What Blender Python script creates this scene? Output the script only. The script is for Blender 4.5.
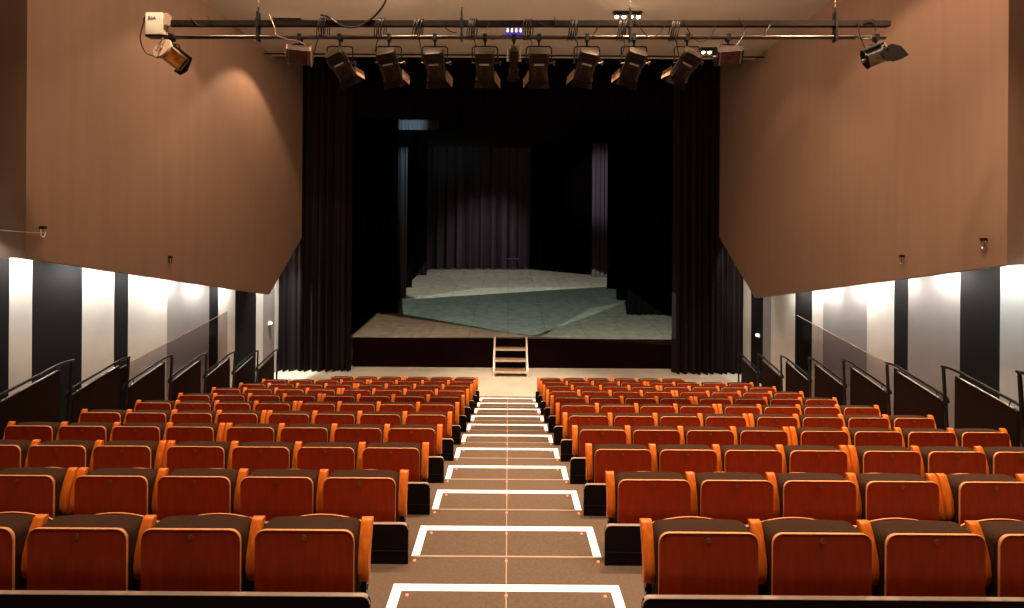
import bpy, math, random
from mathutils import Vector, Matrix
random.seed(7)
R = math.radians
scene = bpy.context.scene
for o in list(bpy.data.objects):
    bpy.data.objects.remove(o)
COL = scene.collection

# ------------------------------------------------------------------ camera
CZ = 3.95                      # eye height above the front floor
cam_data = bpy.data.cameras.new('camera')
cam = bpy.data.objects.new('camera', cam_data)
COL.objects.link(cam)
cam_data.sensor_fit = 'HORIZONTAL'
cam_data.sensor_width = 36.0
cam_data.lens = 500.0 * 36.0 / 1024.0
cam_data.shift_x = 3.4 / 1024.0
cam_data.shift_y = -61.0 / 1024.0
cam_data.clip_start = 0.05
cam_data.clip_end = 200
cam.matrix_world = Matrix.Translation((0, 0, CZ)) @ Matrix.Rotation(R(90), 4, 'X') @ Matrix.Rotation(R(0.4), 4, 'Z')
scene.camera = cam

# ------------------------------------------------------------------ world / colour
w = bpy.data.worlds.new('world')
scene.world = w
w.use_nodes = True
w.node_tree.nodes['Background'].inputs[0].default_value = (1.0, 0.8, 0.62, 1)
w.node_tree.nodes['Background'].inputs[1].default_value = 0.0
vs = scene.view_settings
scene.display_settings.display_device = 'sRGB'
vs.view_transform = 'Standard'
vs.look = 'None'
vs.gamma = 1.0
vs.use_curve_mapping = False
vs.exposure = 0.0

# ------------------------------------------------------------------ lights
WARM = (1.0, 0.70, 0.44)
def spot(loc, target, power, size, blend=0.6, color=WARM, radius=0.1, square=False):
    d = bpy.data.lights.new('spot_light', 'SPOT')
    d.energy = power; d.spot_size = R(size); d.spot_blend = blend
    d.color = color; d.shadow_soft_size = radius; d.use_square = square
    o = bpy.data.objects.new('spot_light', d); COL.objects.link(o)
    o.location = loc
    o.rotation_euler = (Vector(target) - Vector(loc)).to_track_quat('-Z', 'Y').to_euler()
    return o
def area(loc, rot, power, sx, sy, color):
    d = bpy.data.lights.new('area_light', 'AREA')
    d.shape = 'RECTANGLE'; d.size = sx; d.size_y = sy; d.energy = power; d.color = color
    o = bpy.data.objects.new('area_light', d); COL.objects.link(o)
    o.location = loc; o.rotation_euler = rot
    return o
# ceiling downlights over the seats (several rows of house lights)
for (x, y, p) in ((-4.6, 1.5, 120), (-1.7, 1.5, 150), (1.7, 1.5, 175), (4.6, 1.5, 230),
                  (-4.4, 5.2, 135), (-1.5, 5.2, 215), (1.9, 5.2, 400), (4.6, 5.2, 470),
                  (-4.7, 8.6, 100), (-1.5, 8.8, 210), (1.8, 8.8, 250), (4.6, 8.8, 170)):
    spot((x, y, 8.62), (x * 0.93, y + 0.8, 0), p * 3.5, 92, 0.9, WARM, 0.18)
# row of narrow lamps over the aisle
for y in (1.6, 4.4, 7.4, 10.2):
    spot((0, y, 8.62), (0, y + 1.2, 0), 520, 26, 0.8, (1.0, 0.80, 0.60), 0.1)
# front of the stalls, lighting the bare floor before the stage
spot((0.3, 11.6, 8.62), (0.2, 13.4, 0), 3600, 42, 0.9, (1.0, 0.80, 0.58), 0.12)
spot((-2.6, 11.0, 8.62), (-3.0, 14.2, 0), 900, 48, 0.8, (1.0, 0.80, 0.58), 0.12)
spot((2.9, 11.0, 8.62), (3.4, 14.2, 0), 900, 48, 0.8, (1.0, 0.80, 0.58), 0.12)
# wall washers : soft scallops on the brown side walls
WW = (1.0, 0.69, 0.46)
for (x, y, z, tx, ty, tz, p, s, bl) in (
        (-5.0, 11.7, 8.72, -5.6, 11.7, 5.2, 340, 96, .3), (-4.9, 9.0, 8.68, -5.5, 9.0, 5.2, 170, 88, .35),
        (-2.4, 5.6, 8.68, -6.2, 9.4, 5.0, 620, 110, .9), (-1.0, 9.5, 8.68, -6.2, 10.5, 5.4, 420, 100, .9),
        (4.4, 11.0, 8.68, 5.6, 11.1, 5.2, 90, 84, .5), (3.6, 6.2, 8.68, 6.4, 7.9, 4.6, 600, 78, .35),
        (1.0, 9.5, 8.68, 6.4, 10.5, 5.4, 420, 100, .9), (2.4, 5.2, 8.68, 6.4, 8.6, 5.6, 400, 110, .9)):
    spot((x, y, z), (tx, ty, tz), p, s, bl, WW, 0.08)
# white cove light behind the hanging brown walls (rakes down the striped walls)
YC, ZCORN = 12.98, 2.57
def cove_z(y): return 3.714 + (y - 6.42) * (ZCORN - 3.714) / (YC - 6.42)
for s, xw in ((-1, 6.2), (1, 6.42)):
    for i in range(6):
        y = 7.05 + i * 1.02
        p = (20, 25, 15, 23, 19, 15)[i]
        area((s * (xw + 0.52), y, cove_z(y) + 0.16), (0, R(-20 * s), 0), p, 0.08, 0.55, (0.95, 1.0, 0.94))
    area((s * (xw + 0.52), 5.9, 4.0), (0, R(-20 * s), 0), 14, 0.08, 1.0, (0.95, 1.0, 0.94))
# added spots brightening the side floors and outer folds of the stage curtains
for s in (-1, 1):
    spot((s * 6.5, 13.9, 4.6), (s * 6.2, 14.8, 0), 1300, 66, 0.7, (0.95, 1.0, 0.95), 0.06)
    spot((s * 6.75, 14.0, 4.4), (s * 6.6, 15.3, 2.6), 240, 70, 0.9, (1.0, 0.90, 0.82), 0.06)
# added unseen fill spots in midair, turned up to brighten the ceiling
for x, y in ((-3.4, 3.0), (0.0, 3.0), (3.4, 3.0), (-3.4, 8.0), (0.0, 8.0), (3.4, 8.0)):
    spot((x, y, 6.2), (x, y + .8, 8.8), 180, 160, 1.0, (1.0, 0.74, 0.52), 0.3)
# stage lighting : top light over the raked floor, front light, shuttered teal beams
SF0, SFZ, RAKE = 15.8, 0.98, 0.1035          # stage front, its height, rake of the stage floor
def floor_pt(px, py):
    py = py - (px - 508) * 0.007
    d = (CZ - SFZ + RAKE * SF0) / ((py - 243) / 500 + RAKE)
    return Vector(((px - 508) * d / 500, d, SFZ + RAKE * (d - SF0)))
def shutter_spot(loc, pts, power, color, soft=0.006):
    """profile spotlight whose beam is cut by shutters (a gobo inside the lamp)"""
    P = [floor_pt(*p) for p in pts]; c = sum(P, Vector()) / len(P)
    o = spot(loc, c, power, 60, 0.2, color, 0.01)
    mi = o.rotation_euler.to_matrix().transposed()
    uv = []
    for p in P:
        v = mi @ (p - Vector(loc)); uv.append((v.x / -v.z, v.y / -v.z))
    cu_ = sum(u for u, _ in uv) / len(uv); cv_ = sum(v for _, v in uv) / len(uv)
    L = o.data; L.use_nodes = True; nt = L.node_tree
    em = nt.nodes['Emission']; tc = nt.nodes.new('ShaderNodeTexCoord'); sp = nt.nodes.new('ShaderNodeSeparateXYZ')
    nt.links.new(tc.outputs['Normal'], sp.inputs[0])
    def mth(op, x, y=None, z=None):
        n = nt.nodes.new('ShaderNodeMath'); n.operation = op
        for i, q in enumerate((x, y, z)):
            if q is None: continue
            if isinstance(q, (int, float)): n.inputs[i].default_value = q
            else: nt.links.new(q, n.inputs[i])
        return n.outputs[0]
    U = mth('MULTIPLY', mth('DIVIDE', sp.outputs[0], sp.outputs[2]), -1.0); V = mth('MULTIPLY', mth('DIVIDE', sp.outputs[1], sp.outputs[2]), -1.0)
    acc = None
    for i in range(len(uv)):
        (x0, y0), (x1, y1) = uv[i], uv[(i + 1) % len(uv)]
        nx, ny = -(y1 - y0), (x1 - x0); l = math.hypot(nx, ny); nx /= l; ny /= l
        k = -(nx * x0 + ny * y0)
        if nx * cu_ + ny * cv_ + k < 0: nx, ny, k = -nx, -ny, -k
        dist = mth('ADD', mth('ADD', mth('MULTIPLY', U, nx), mth('MULTIPLY', V, ny)), k)
        n = nt.nodes.new('ShaderNodeMapRange'); n.inputs[1].default_value = -soft / 4; n.inputs[2].default_value = soft / 4
        nt.links.new(dist, n.inputs[0])
        acc = n.outputs[0] if acc is None else mth('MULTIPLY', acc, n.outputs[0])
    nt.links.new(acc, em.inputs['Strength'])
shutter_spot((-2.1, 6.4, 6.1), [(402, 299), (480, 288), (606, 287), (617, 290), (627, 303), (590, 316), (541, 336), (512, 333), (403, 314)], 8600, (0.66, 1.0, 0.93))
shutter_spot((-0.6, 6.4, 6.1), [(401, 300), (480, 287.5), (606, 286.5)], 9500, (0.72, 1.0, 0.92))
shutter_spot((-1.2, 17.0, 10.2), [(396, 300), (617, 286), (613, 277), (530, 269.5), (430, 269.5), (404, 280)], 2900, (1.0, 0.97, 0.82))
shutter_spot((1.8, 17.0, 10.2), [(396, 300), (617, 286), (613, 277), (530, 269.5), (430, 269.5), (404, 280)], 2500, (0.96, 1.0, 0.86))
shutter_spot((2.1, 6.4, 6.1), [(590, 308), (626, 302), (676, 319), (676, 341), (541, 337)], 6000, (0.80, 1.0, 0.86))
shutter_spot((-0.9, 6.4, 6.1), [(352, 337), (378, 313), (402, 313), (512, 333), (540, 337)], 6000, (1.0, 0.74, 0.52))
spot((-1.2, 24.5, 9.3), (-1.2, 29.7, 2.0), 640, 62, 1.0, (0.95, 0.70, 0.76), 0.3)
spot((2.8, 23.0, 7.6), (4.9, 27.2, 7.0), 380, 56, 0.8, (0.92, 0.84, 0.92), 0.05)
spot((-3.4, 19.6, 8.4), (-4.3, 21.2, 6.9), 110, 60, 0.8, (0.5, 0.85, 1.0), 0.05)
spot((-4.2, 20.6, 8.7), (-4.3, 22.0, 9.1), 110, 60, 0.8, (0.5, 0.85, 1.0), 0.05)

# ------------------------------------------------------------------ materials
def mat(name, col, rough=0.6, metal=0.0, noise=0.0, nscale=20, emis=None, estr=0, bump=0.0, bscale=80,
        stretch=(1, 1, 1), coat=0.0, trans=0.0, spec=0.5, col2=None):
    m = bpy.data.materials.new(name); m.use_nodes = True
    nt = m.node_tree; b = nt.nodes['Principled BSDF']
    b.inputs['Base Color'].default_value = (*col, 1)
    b.inputs['Roughness'].default_value = rough
    b.inputs['Metallic'].default_value = metal
    b.inputs['Coat Weight'].default_value = coat
    b.inputs['Coat Roughness'].default_value = 0.25
    b.inputs['Specular IOR Level'].default_value = spec
    b.inputs['Transmission Weight'].default_value = trans
    if emis:
        b.inputs['Emission Color'].default_value = (*emis, 1)
        b.inputs['Emission Strength'].default_value = estr
    if noise or bump:
        tc = nt.nodes.new('ShaderNodeTexCoord'); mp = nt.nodes.new('ShaderNodeMapping')
        mp.inputs['Scale'].default_value = stretch
        nt.links.new(tc.outputs['Object'], mp.inputs['Vector'])
    if noise:
        n = nt.nodes.new('ShaderNodeTexNoise'); n.inputs['Scale'].default_value = nscale
        n.inputs['Detail'].default_value = 6
        nt.links.new(mp.outputs['Vector'], n.inputs['Vector'])
        r = nt.nodes.new('ShaderNodeValToRGB')
        lo = tuple(c * (1 - noise) for c in col); hi = tuple(min(1, c * (1 + noise)) for c in col)
        if col2: hi = col2; lo = col
        r.color_ramp.elements[0].position = 0.3; r.color_ramp.elements[0].color = (*lo, 1)
        r.color_ramp.elements[1].position = 0.7; r.color_ramp.elements[1].color = (*hi, 1)
        nt.links.new(n.outputs['Fac'], r.inputs['Fac']); nt.links.new(r.outputs['Color'], b.inputs['Base Color'])
    if bump:
        n2 = nt.nodes.new('ShaderNodeTexNoise'); n2.inputs['Scale'].default_value = bscale
        nt.links.new(mp.outputs['Vector'], n2.inputs['Vector'])
        bp = nt.nodes.new('ShaderNodeBump'); bp.inputs['Strength'].default_value = bump
        bp.inputs['Distance'].default_value = 0.01
        nt.links.new(n2.outputs['Fac'], bp.inputs['Height']); nt.links.new(bp.outputs['Normal'], b.inputs['Normal'])
    return m
M = {}
M['seat_wood'] = mat('seat_wood', (0.36, 0.031, 0.0035), 0.45, noise=0.16, nscale=6, stretch=(6, 6, 1.0), coat=0.08, spec=0.3)
M['arm_wood'] = mat('arm_wood', (0.85, 0.20, 0.018), 0.42, noise=0.18, nscale=8, stretch=(6, 6, 1), coat=0.2)
M['ply_edge'] = mat('ply_edge', (0.85, 0.36, 0.14), 0.4, noise=0.1, nscale=50)
M['fabric'] = mat('fabric', (0.055, 0.027, 0.018), 1.0, noise=0.25, nscale=160, bump=0.4, bscale=400, spec=0.08)
M['disc'] = mat('disc', (0.34, 0.17, 0.10), 0.4, metal=0.6)
M['dark_metal'] = mat('dark_metal', (0.012, 0.010, 0.010), 0.42, metal=0.3)
M['rail_metal'] = mat('rail_metal', (0.02, 0.019, 0.02), 0.28, metal=0.6)
M['board'] = mat('board', (0.006, 0.0022, 0.002), 0.6, noise=0.2, nscale=5, spec=0.15)
M['board_edge'] = mat('board_edge', (0.62, 0.50, 0.44), 0.35, metal=0.4)
M['carpet'] = mat('carpet', (0.155, 0.105, 0.075), 0.8, noise=0.12, nscale=55, bump=0.2, bscale=200, spec=0.25)
M['nosing'] = mat('nosing', (0.50, 0.38, 0.30), 0.5, metal=0.1)
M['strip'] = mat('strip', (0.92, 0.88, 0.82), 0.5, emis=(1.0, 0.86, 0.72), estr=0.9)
M['led'] = mat('led', (0.9, 0.1, 0.05), 0.4, emis=(1.0, 0.10, 0.05), estr=5)
M['floor'] = mat('floor', (0.62, 0.54, 0.44), 0.55, noise=0.10, nscale=1.5, bump=0.1, bscale=30)
M['stage_skirt'] = mat('stage_skirt', (0.007, 0.002, 0.0016), 0.95, noise=0.2, nscale=3, spec=0.05)
M['stage_floor'] = mat('stage_floor', (0.185, 0.165, 0.135), 0.85, noise=0.22, nscale=3.5, bump=0.2, bscale=60, spec=0.15)
M['black_cloth'] = mat('black_cloth', (0.004, 0.0028, 0.003), 1.0, spec=0.03)
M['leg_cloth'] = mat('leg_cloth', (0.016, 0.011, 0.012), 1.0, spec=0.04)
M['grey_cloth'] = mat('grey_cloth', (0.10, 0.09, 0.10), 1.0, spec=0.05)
M['wall_brown'] = mat('wall_brown', (0.205, 0.118, 0.076), 0.8, noise=0.05, nscale=1.2, bump=0.08, bscale=40, stretch=(6, 6, 0.3))
M['ceiling'] = mat('ceiling', (0.42, 0.33, 0.26), 0.9, noise=0.03, nscale=2)
M['panel'] = mat('panel', (0.013, 0.006, 0.0045), 0.6, noise=0.15, nscale=3, spec=0.2)
M['black_paint'] = mat('black_paint', (0.012, 0.011, 0.011), 0.6)
M['metal'] = mat('metal', (0.55, 0.52, 0.50), 0.3, metal=0.9)
M['bar_metal'] = mat('bar_metal', (0.016, 0.009, 0.006), 0.6, metal=0.0, noise=0.3, nscale=12, spec=0.1)
M['pipe_metal'] = mat('pipe_metal', (0.11, 0.085, 0.075), 0.28, metal=0.8)
M['lantern'] = mat('lantern', (0.040, 0.022, 0.014), 0.42, metal=0.35, noise=0.35, nscale=10)
M['lantern_dark'] = mat('lantern_dark', (0.010, 0.005, 0.004), 0.5, metal=0.3)
M['barn'] = mat('barn', (0.42, 0.24, 0.14), 0.5, metal=0.2)
M['white_box'] = mat('white_box', (0.85, 0.78, 0.66), 0.5)
M['cream'] = mat('cream', (0.50, 0.36, 0.25), 0.5)
M['ink'] = mat('ink', (0.05, 0.05, 0.12), 0.6)
M['gel'] = mat('gel', (0.60, 0.20, 0.02), 0.3, noise=0.6, nscale=14, coat=0.5)
M['pink_gel'] = mat('pink_gel', (0.16, 0.06, 0.05), 0.2, noise=0.4, nscale=14, coat=0.5)
M['reflector'] = mat('reflector', (0.7, 0.6, 0.45), 0.2, metal=0.8, noise=0.5, nscale=14)
M['cable'] = mat('cable', (0.012, 0.009, 0.008), 0.4)
M['wire'] = mat('wire', (0.55, 0.45, 0.36), 0.35, metal=0.6)
M['bulb'] = mat('bulb', (1, 0.9, 0.7), 0.3, emis=(1.0, 0.78, 0.5), estr=16)
M['violet'] = mat('violet', (0.5, 0.4, 1.0), 0.3, emis=(0.55, 0.45, 1.0), estr=4)
M['violet_dim'] = mat('violet_dim', (0.05, 0.03, 0.2), 0.3, emis=(0.30, 0.16, 1.0), estr=0.25)
M['tube'] = mat('tube', (1, 1, 1), 0.3, emis=(0.93, 1.0, 0.93), estr=4)
M['tread_wood'] = mat('tread_wood', (0.33, 0.17, 0.09), 0.5, noise=0.25, nscale=6, stretch=(1, 6, 6))
M['stair_metal'] = mat('stair_metal', (0.72, 0.62, 0.52), 0.4, metal=0.3)
M['lamp_white'] = mat('lamp_white', (0.9, 0.9, 0.85), 0.4, emis=(1, 0.97, 0.9), estr=2.0)

def ceiling_lines(m):
    nt = m.node_tree; b = nt.nodes['Principled BSDF']
    tc = nt.nodes.new('ShaderNodeTexCoord'); wv = nt.nodes.new('ShaderNodeTexWave')
    wv.inputs['Scale'].default_value = 9; wv.bands_direction = 'X'
    bp = nt.nodes.new('ShaderNodeBump'); bp.inputs['Strength'].default_value = 0.25; bp.inputs['Distance'].default_value = 0.008
    nt.links.new(tc.outputs['Object'], wv.inputs['Vector']); nt.links.new(wv.outputs['Fac'], bp.inputs['Height'])
    nt.links.new(bp.outputs['Normal'], b.inputs['Normal'])
ceiling_lines(M['ceiling'])

def sheet_seams(m):
    nt = m.node_tree; b = nt.nodes['Principled BSDF']; src = b.inputs['Base Color'].links[0].from_socket
    tc = nt.nodes.new('ShaderNodeTexCoord'); br = nt.nodes.new('ShaderNodeTexBrick')
    br.inputs['Scale'].default_value = 1.0; br.inputs['Mortar Size'].default_value = 0.012
    br.inputs['Brick Width'].default_value = 1.25; br.inputs['Row Height'].default_value = 2.5; br.offset = 0
    br.inputs['Color1'].default_value = (1, 1, 1, 1); br.inputs['Color2'].default_value = (.86, .86, .86, 1); br.inputs['Mortar'].default_value = (.62, .6, .58, 1)
    nt.links.new(tc.outputs['Object'], br.inputs['Vector'])
    mx = nt.nodes.new('ShaderNodeMix'); mx.data_type = 'RGBA'; mx.blend_type = 'MULTIPLY'; mx.inputs[0].default_value = 1
    nt.links.new(src, mx.inputs[6]); nt.links.new(br.outputs['Color'], mx.inputs[7]); nt.links.new(mx.outputs[2], b.inputs['Base Color'])
sheet_seams(M['stage_floor'])
def stripe_mat(name, bounds):
    """painted vertical stripes along the wall; bounds = [(y_start, colour)], y ascending"""
    m = bpy.data.materials.new(name); m.use_nodes = True
    nt = m.node_tree; b = nt.nodes['Principled BSDF']; b.inputs['Roughness'].default_value = 0.75; b.inputs['Specular IOR Level'].default_value = 0.12
    tc = nt.nodes.new('ShaderNodeTexCoord'); sp = nt.nodes.new('ShaderNodeSeparateXYZ')
    nt.links.new(tc.outputs['Object'], sp.inputs[0])
    prev = None
    for y, c in bounds:
        if prev is None:
            rgb = nt.nodes.new('ShaderNodeRGB'); rgb.outputs[0].default_value = (*c, 1); prev = rgb.outputs[0]
            continue
        g = nt.nodes.new('ShaderNodeMath'); g.operation = 'GREATER_THAN'; g.inputs[1].default_value = y
        nt.links.new(sp.outputs['Y'], g.inputs[0])
        mx = nt.nodes.new('ShaderNodeMix'); mx.data_type = 'RGBA'
        nt.links.new(g.outputs[0], mx.inputs[0]); nt.links.new(prev, mx.inputs[6]); mx.inputs[7].default_value = (*c, 1)
        prev = mx.outputs[2]
    n = nt.nodes.new('ShaderNodeTexNoise'); n.inputs['Scale'].default_value = 2.5; n.inputs['Detail'].default_value = 8
    nt.links.new(tc.outputs['Object'], n.inputs['Vector'])
    mr = nt.nodes.new('ShaderNodeMapRange'); mr.inputs[3].default_value = 0.86; mr.inputs[4].default_value = 1.12
    nt.links.new(n.outputs['Fac'], mr.inputs[0])
    vm = nt.nodes.new('ShaderNodeVectorMath'); vm.operation = 'SCALE'
    nt.links.new(prev, vm.inputs[0]); nt.links.new(mr.outputs[0], vm.inputs['Scale'])
    nt.links.new(vm.outputs[0], b.inputs['Base Color'])
    return m
WH = (0.62, 0.53, 0.465); GR = (0.27, 0.225, 0.215); BK = (0.010, 0.008, 0.008)
def px_stripes(X, edges, mirror):
    """edges: (offset from the aisle axis in px at which the stripe starts (near side), colour) -> y along the wall"""
    return [(X * 500.0 / off if off else -50, c) for off, c in edges]
M['stripes_left'] = stripe_mat('stripes_left', px_stripes(7.0, [
    (0, BK), (900, GR), (760, BK), (660, WH), (575, BK), (499, WH), (476, BK), (426, WH), (394, BK), (380, WH), (341, GR), (299, BK), (290, WH), (273, BK),
    (252, WH), (245, GR), (233.5, WH), (226, BK)], -1))
M['stripes_right'] = stripe_mat('stripes_right', px_stripes(7.2, [
    (0, BK), (900, WH), (760, BK), (640, (0.42, 0.40, 0.39)), (492, BK), (452, GR), (400, BK), (386, WH), (359, GR), (315, WH), (304, BK), (287, WH), (263, GR),
    (255, BK), (243, WH), (235, BK)], 1))

def glass_mat():
    m = bpy.data.materials.new('tinted_glass'); m.use_nodes = True
    nt = m.node_tree; nt.nodes.clear()
    out = nt.nodes.new('ShaderNodeOutputMaterial'); tr = nt.nodes.new('ShaderNodeBsdfTransparent')
    gl = nt.nodes.new('ShaderNodeBsdfGlossy'); mx = nt.nodes.new('ShaderNodeMixShader')
    tr.inputs[0].default_value = (0.80, 0.76, 0.76, 1); gl.inputs['Roughness'].default_value = 0.05
    mx.inputs[0].default_value = 0.04
    nt.links.new(tr.outputs[0], mx.inputs[1]); nt.links.new(gl.outputs[0], mx.inputs[2]); nt.links.new(mx.outputs[0], out.inputs[0])
    return m
M['glass'] = glass_mat()

# ------------------------------------------------------------------ mesh builder
class MB:
    def __init__(s): s.v = []; s.f = []; s.m = []; s.mi = 0
    def use(s, i): s.mi = i; return s
    def add(s, vs, fs, mi=None):
        o = len(s.v); s.v += [tuple(v) for v in vs]
        for f in fs: s.f.append(tuple(i + o for i in f)); s.m.append(s.mi if mi is None else mi)
        return s
    def box(s, x0, x1, y0, y1, z0, z1):
        if x0 > x1: x0, x1 = x1, x0
        return s.add([(x0, y0, z0), (x1, y0, z0), (x1, y1, z0), (x0, y1, z0), (x0, y0, z1), (x1, y0, z1), (x1, y1, z1), (x0, y1, z1)],
                     [(0, 3, 2, 1), (4, 5, 6, 7), (0, 1, 5, 4), (1, 2, 6, 5), (2, 3, 7, 6), (3, 0, 4, 7)])
    def prism(s, pts, axis, a, b, side=None):
        """pts 2D polygon extruded along axis. axis x: pts=(y,z); y: pts=(x,z); z: pts=(x,y)"""
        def P(p, t): return {'x': (t, p[0], p[1]), 'y': (p[0], t, p[1]), 'z': (p[0], p[1], t)}[axis]
        n = len(pts); vs = [P(p, a) for p in pts] + [P(p, b) for p in pts]
        o = len(s.v); s.v += vs
        s.f.append(tuple(o + i for i in range(n))); s.m.append(s.mi)
        s.f.append(tuple(o + n + i for i in reversed(range(n)))); s.m.append(s.mi)
        for i in range(n):
            j = (i + 1) % n
            s.f.append((o + i, o + n + i, o + n + j, o + j)); s.m.append(s.mi if side is None else side)
        return s
    def rings(s, rings, close=True, caps=True):
        o = len(s.v); n = len(rings[0])
        for r in rings: s.v += [tuple(p) for p in r]
        for k in range(len(rings) - 1):
            for i in range(n if close else n - 1):
                j = (i + 1) % n
                s.f.append((o + k * n + i, o + k * n + j, o + (k + 1) * n + j, o + (k + 1) * n + i)); s.m.append(s.mi)
        if caps:
            s.f.append(tuple(o + i for i in reversed(range(n)))); s.m.append(s.mi)
            s.f.append(tuple(o + (len(rings) - 1) * n + i for i in range(n))); s.m.append(s.mi)
        return s
    def cyl(s, p0, p1, r0, r1=None, n=12, caps=True):
        r1 = r0 if r1 is None else r1
        p0, p1 = Vector(p0), Vector(p1); d = (p1 - p0).normalized()
        u = d.orthogonal().normalized(); v = d.cross(u)
        return s.rings([[p + (u * math.cos(2 * math.pi * i / n) + v * math.sin(2 * math.pi * i / n)) * r for i in range(n)]
                        for p, r in ((p0, r0), (p1, r1))], True, caps)
    def tube(s, pts, r, n=8):
        pts = [Vector(p) for p in pts]; rs = []
        u = None
        for i, p in enumerate(pts):
            d = (pts[min(i + 1, len(pts) - 1)] - pts[max(i - 1, 0)]).normalized()
            u = d.orthogonal().normalized() if u is None else (u - d * u.dot(d)).normalized()
            v = d.cross(u)
            rs.append([p + (u * math.cos(2 * math.pi * k / n) + v * math.sin(2 * math.pi * k / n)) * r for k in range(n)])
        return s.rings(rs)
    def ball(s, c, r, n=10, sc=(1, 1, 1)):
        rs = []
        for a in range(1, n // 2):
            t = math.pi * a / (n // 2)
            rs.append([(c[0] + sc[0] * r * math.sin(t) * math.cos(2 * math.pi * k / n), c[1] + sc[1] * r * math.sin(t) * math.sin(2 * math.pi * k / n),
                        c[2] + sc[2] * r * math.cos(t)) for k in range(n)])
        return s.rings(rs)
    def xform(s, mtx, start=0):
        for i in range(start, len(s.v)): s.v[i] = tuple(mtx @ Vector(s.v[i]))
        return s
    def build(s, name, mats, parent=None, smooth=None):
        me = bpy.data.meshes.new(name); me.from_pydata(s.v, [], s.f)
        if not isinstance(mats, (list, tuple)): mats = [mats]
        for m_ in mats: me.materials.append(m_)
        for p, i in zip(me.polygons, s.m): p.material_index = i
        import bmesh
        bm = bmesh.new(); bm.from_mesh(me); bmesh.ops.recalc_face_normals(bm, faces=bm.faces[:]); bm.to_mesh(me); bm.free()
        if smooth:
            me.polygons.foreach_set('use_smooth', [True] * len(me.polygons))
            me.set_sharp_from_angle(angle=R(smooth))
        o = bpy.data.objects.new(name, me); COL.objects.link(o)
        if parent: o.parent = parent
        return o

def tag(o, label=None, cat=None, group=None, kind=None):
    if label: o['label'] = label
    if cat: o['category'] = cat
    if group: o['group'] = group
    if kind: o['kind'] = kind
    return o
def empty(name, loc, label, cat, group=None, rot=(0, 0, 0)):
    o = bpy.data.objects.new(name, None); COL.objects.link(o)
    o.location = loc; o.rotation_euler = rot; o.empty_display_size = 0.1
    return tag(o, label, cat, group)
def dup(o, loc=None, label=None, parent=None, skip=()):
    c = o.copy(); COL.objects.link(c)
    if parent: c.parent = parent
    for ch in o.children:
        if ch.name.split('.')[0] in skip: continue
        dup(ch, parent=c)
    if loc is not None: c.location = loc
    if label: c['label'] = label
    return c
def struct(name, mb, m, smooth=None): return tag(mb.build(name, m, None, smooth), kind='structure')

# ------------------------------------------------------------------ room shell
CEIL = 8.80
XL, XR = -6.2, 6.40            # hanging brown walls
WL, WR = -7.0, 7.2             # striped lower walls
YN = 6.42           # near end / chamfer corner of hanging walls
struct('floor', MB().box(-9, 9, -3.2, 30, -0.2, 0), M['floor'])
struct('ceiling', MB().box(WL - .15, WR + .15, -3.2, YN, CEIL, CEIL + .3).box(XL - .12, XR + .12, YN, 13.1, CEIL, CEIL + .3), M['ceiling'])
for side, s, X, W, nm in (('left', -1, XL, WL, 'stripes_left'), ('right', 1, XR, WR, 'stripes_right')):
    struct('wall_' + side, MB().box(W, W + s * .15, -3.2, 15.75, 0, 4.5), M[nm])
    yE = 14.98 if s < 0 else 15.2
    zE = 4.06 if s < 0 else 4.18
    prof = [(YN, 3.714), (YC, ZCORN), (yE, zE), (yE, 11.0), (YN, 11.0)]
    mb = MB().prism(prof, 'x', X, X + s * .12)
    mb.prism([(X + s * .121, 3.714), (W + s * .1, 3.714), (W + s * .1, 11.0), (X + s * .121, 11.0)], 'y', YN, YN + .12)   # return towards the side wall
    mb.box(W - s * .002, W + s * .15, -3.2, YN, 4.5, 9.0)
    struct('wall_upper_' + side, mb, M['wall_brown'])
struct('wall_back', MB().box(WL - .15, WR + .15, -3.35, -3.2, 0, 9), M['wall_brown'])
# stage house, painted black
struct('wall_stage', MB().box(-9.1, -9, 15.75, 30, 0, 13).box(9, 9.1, 15.75, 30, 0, 13).box(-9.1, 9.1, 30, 30.1, 0, 13)
       .box(-9.1, 9.1, 13.1, 30, 13, 13.1).box(-9.1, WL - .1, 15.6, 15.75, 0, 13).box(WR + .1, 9.1, 15.6, 15.75, 0, 13)
       .box(-9.1, 9.1, 12.95, 13.1, CEIL + .3, 13.1), M['black_paint'])

# ------------------------------------------------------------------ curtains
def curtain(x0, x1, y, z0, z1, name, m, label, cat='curtain', folds=10, amp=0.07, group=None, y1=None, seed=0, rake=False):
    rnd = random.Random(seed)
    n = folds * 10; y1 = y if y1 is None else y1
    ph = [rnd.uniform(-.9, .9) for _ in range(folds + 1)]; am = [rnd.uniform(.55, 1.3) for _ in range(folds + 1)]
    top = []; bot = []
    for i in range(n + 1):
        t = i / n; k = t * folds; a = int(min(k, folds - 1)); f = k - a
        p = ph[a] * (1 - f) + ph[a + 1] * f; aa = am[a] * (1 - f) + am[a + 1] * f
        off = amp * aa * math.sin(2 * math.pi * k + p) + amp * .3 * math.sin(4.6 * math.pi * k + 2 * p)
        bx = x0 + (x1 - x0) * t
        top.append((bx, y + (y1 - y) * t + off * .55)); bot.append((bx + .02 * math.sin(k * 3), y + (y1 - y) * t + off * 1.25))
    NZ = 6; front = []
    for j in range(NZ + 1):
        u = j / NZ
        zz = z0 + (z1 - z0) * u
        front.append([(b[0] * (1 - u) + tp[0] * u, b[1] * (1 - u) + tp[1] * u, (SFZ + RAKE * (b[1] + .02 - SF0) + .015) * (1 - u) + z1 * u if rake else zz) for b, tp in zip(bot, top)])
    th = .012
    loopr = [r + [(p[0], p[1] + th, p[2]) for p in reversed(r)] for r in front]
    mb = MB().rings(loopr)
    o = mb.build(name, m, None, 60)
    return tag(o, label, cat, group)
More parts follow.
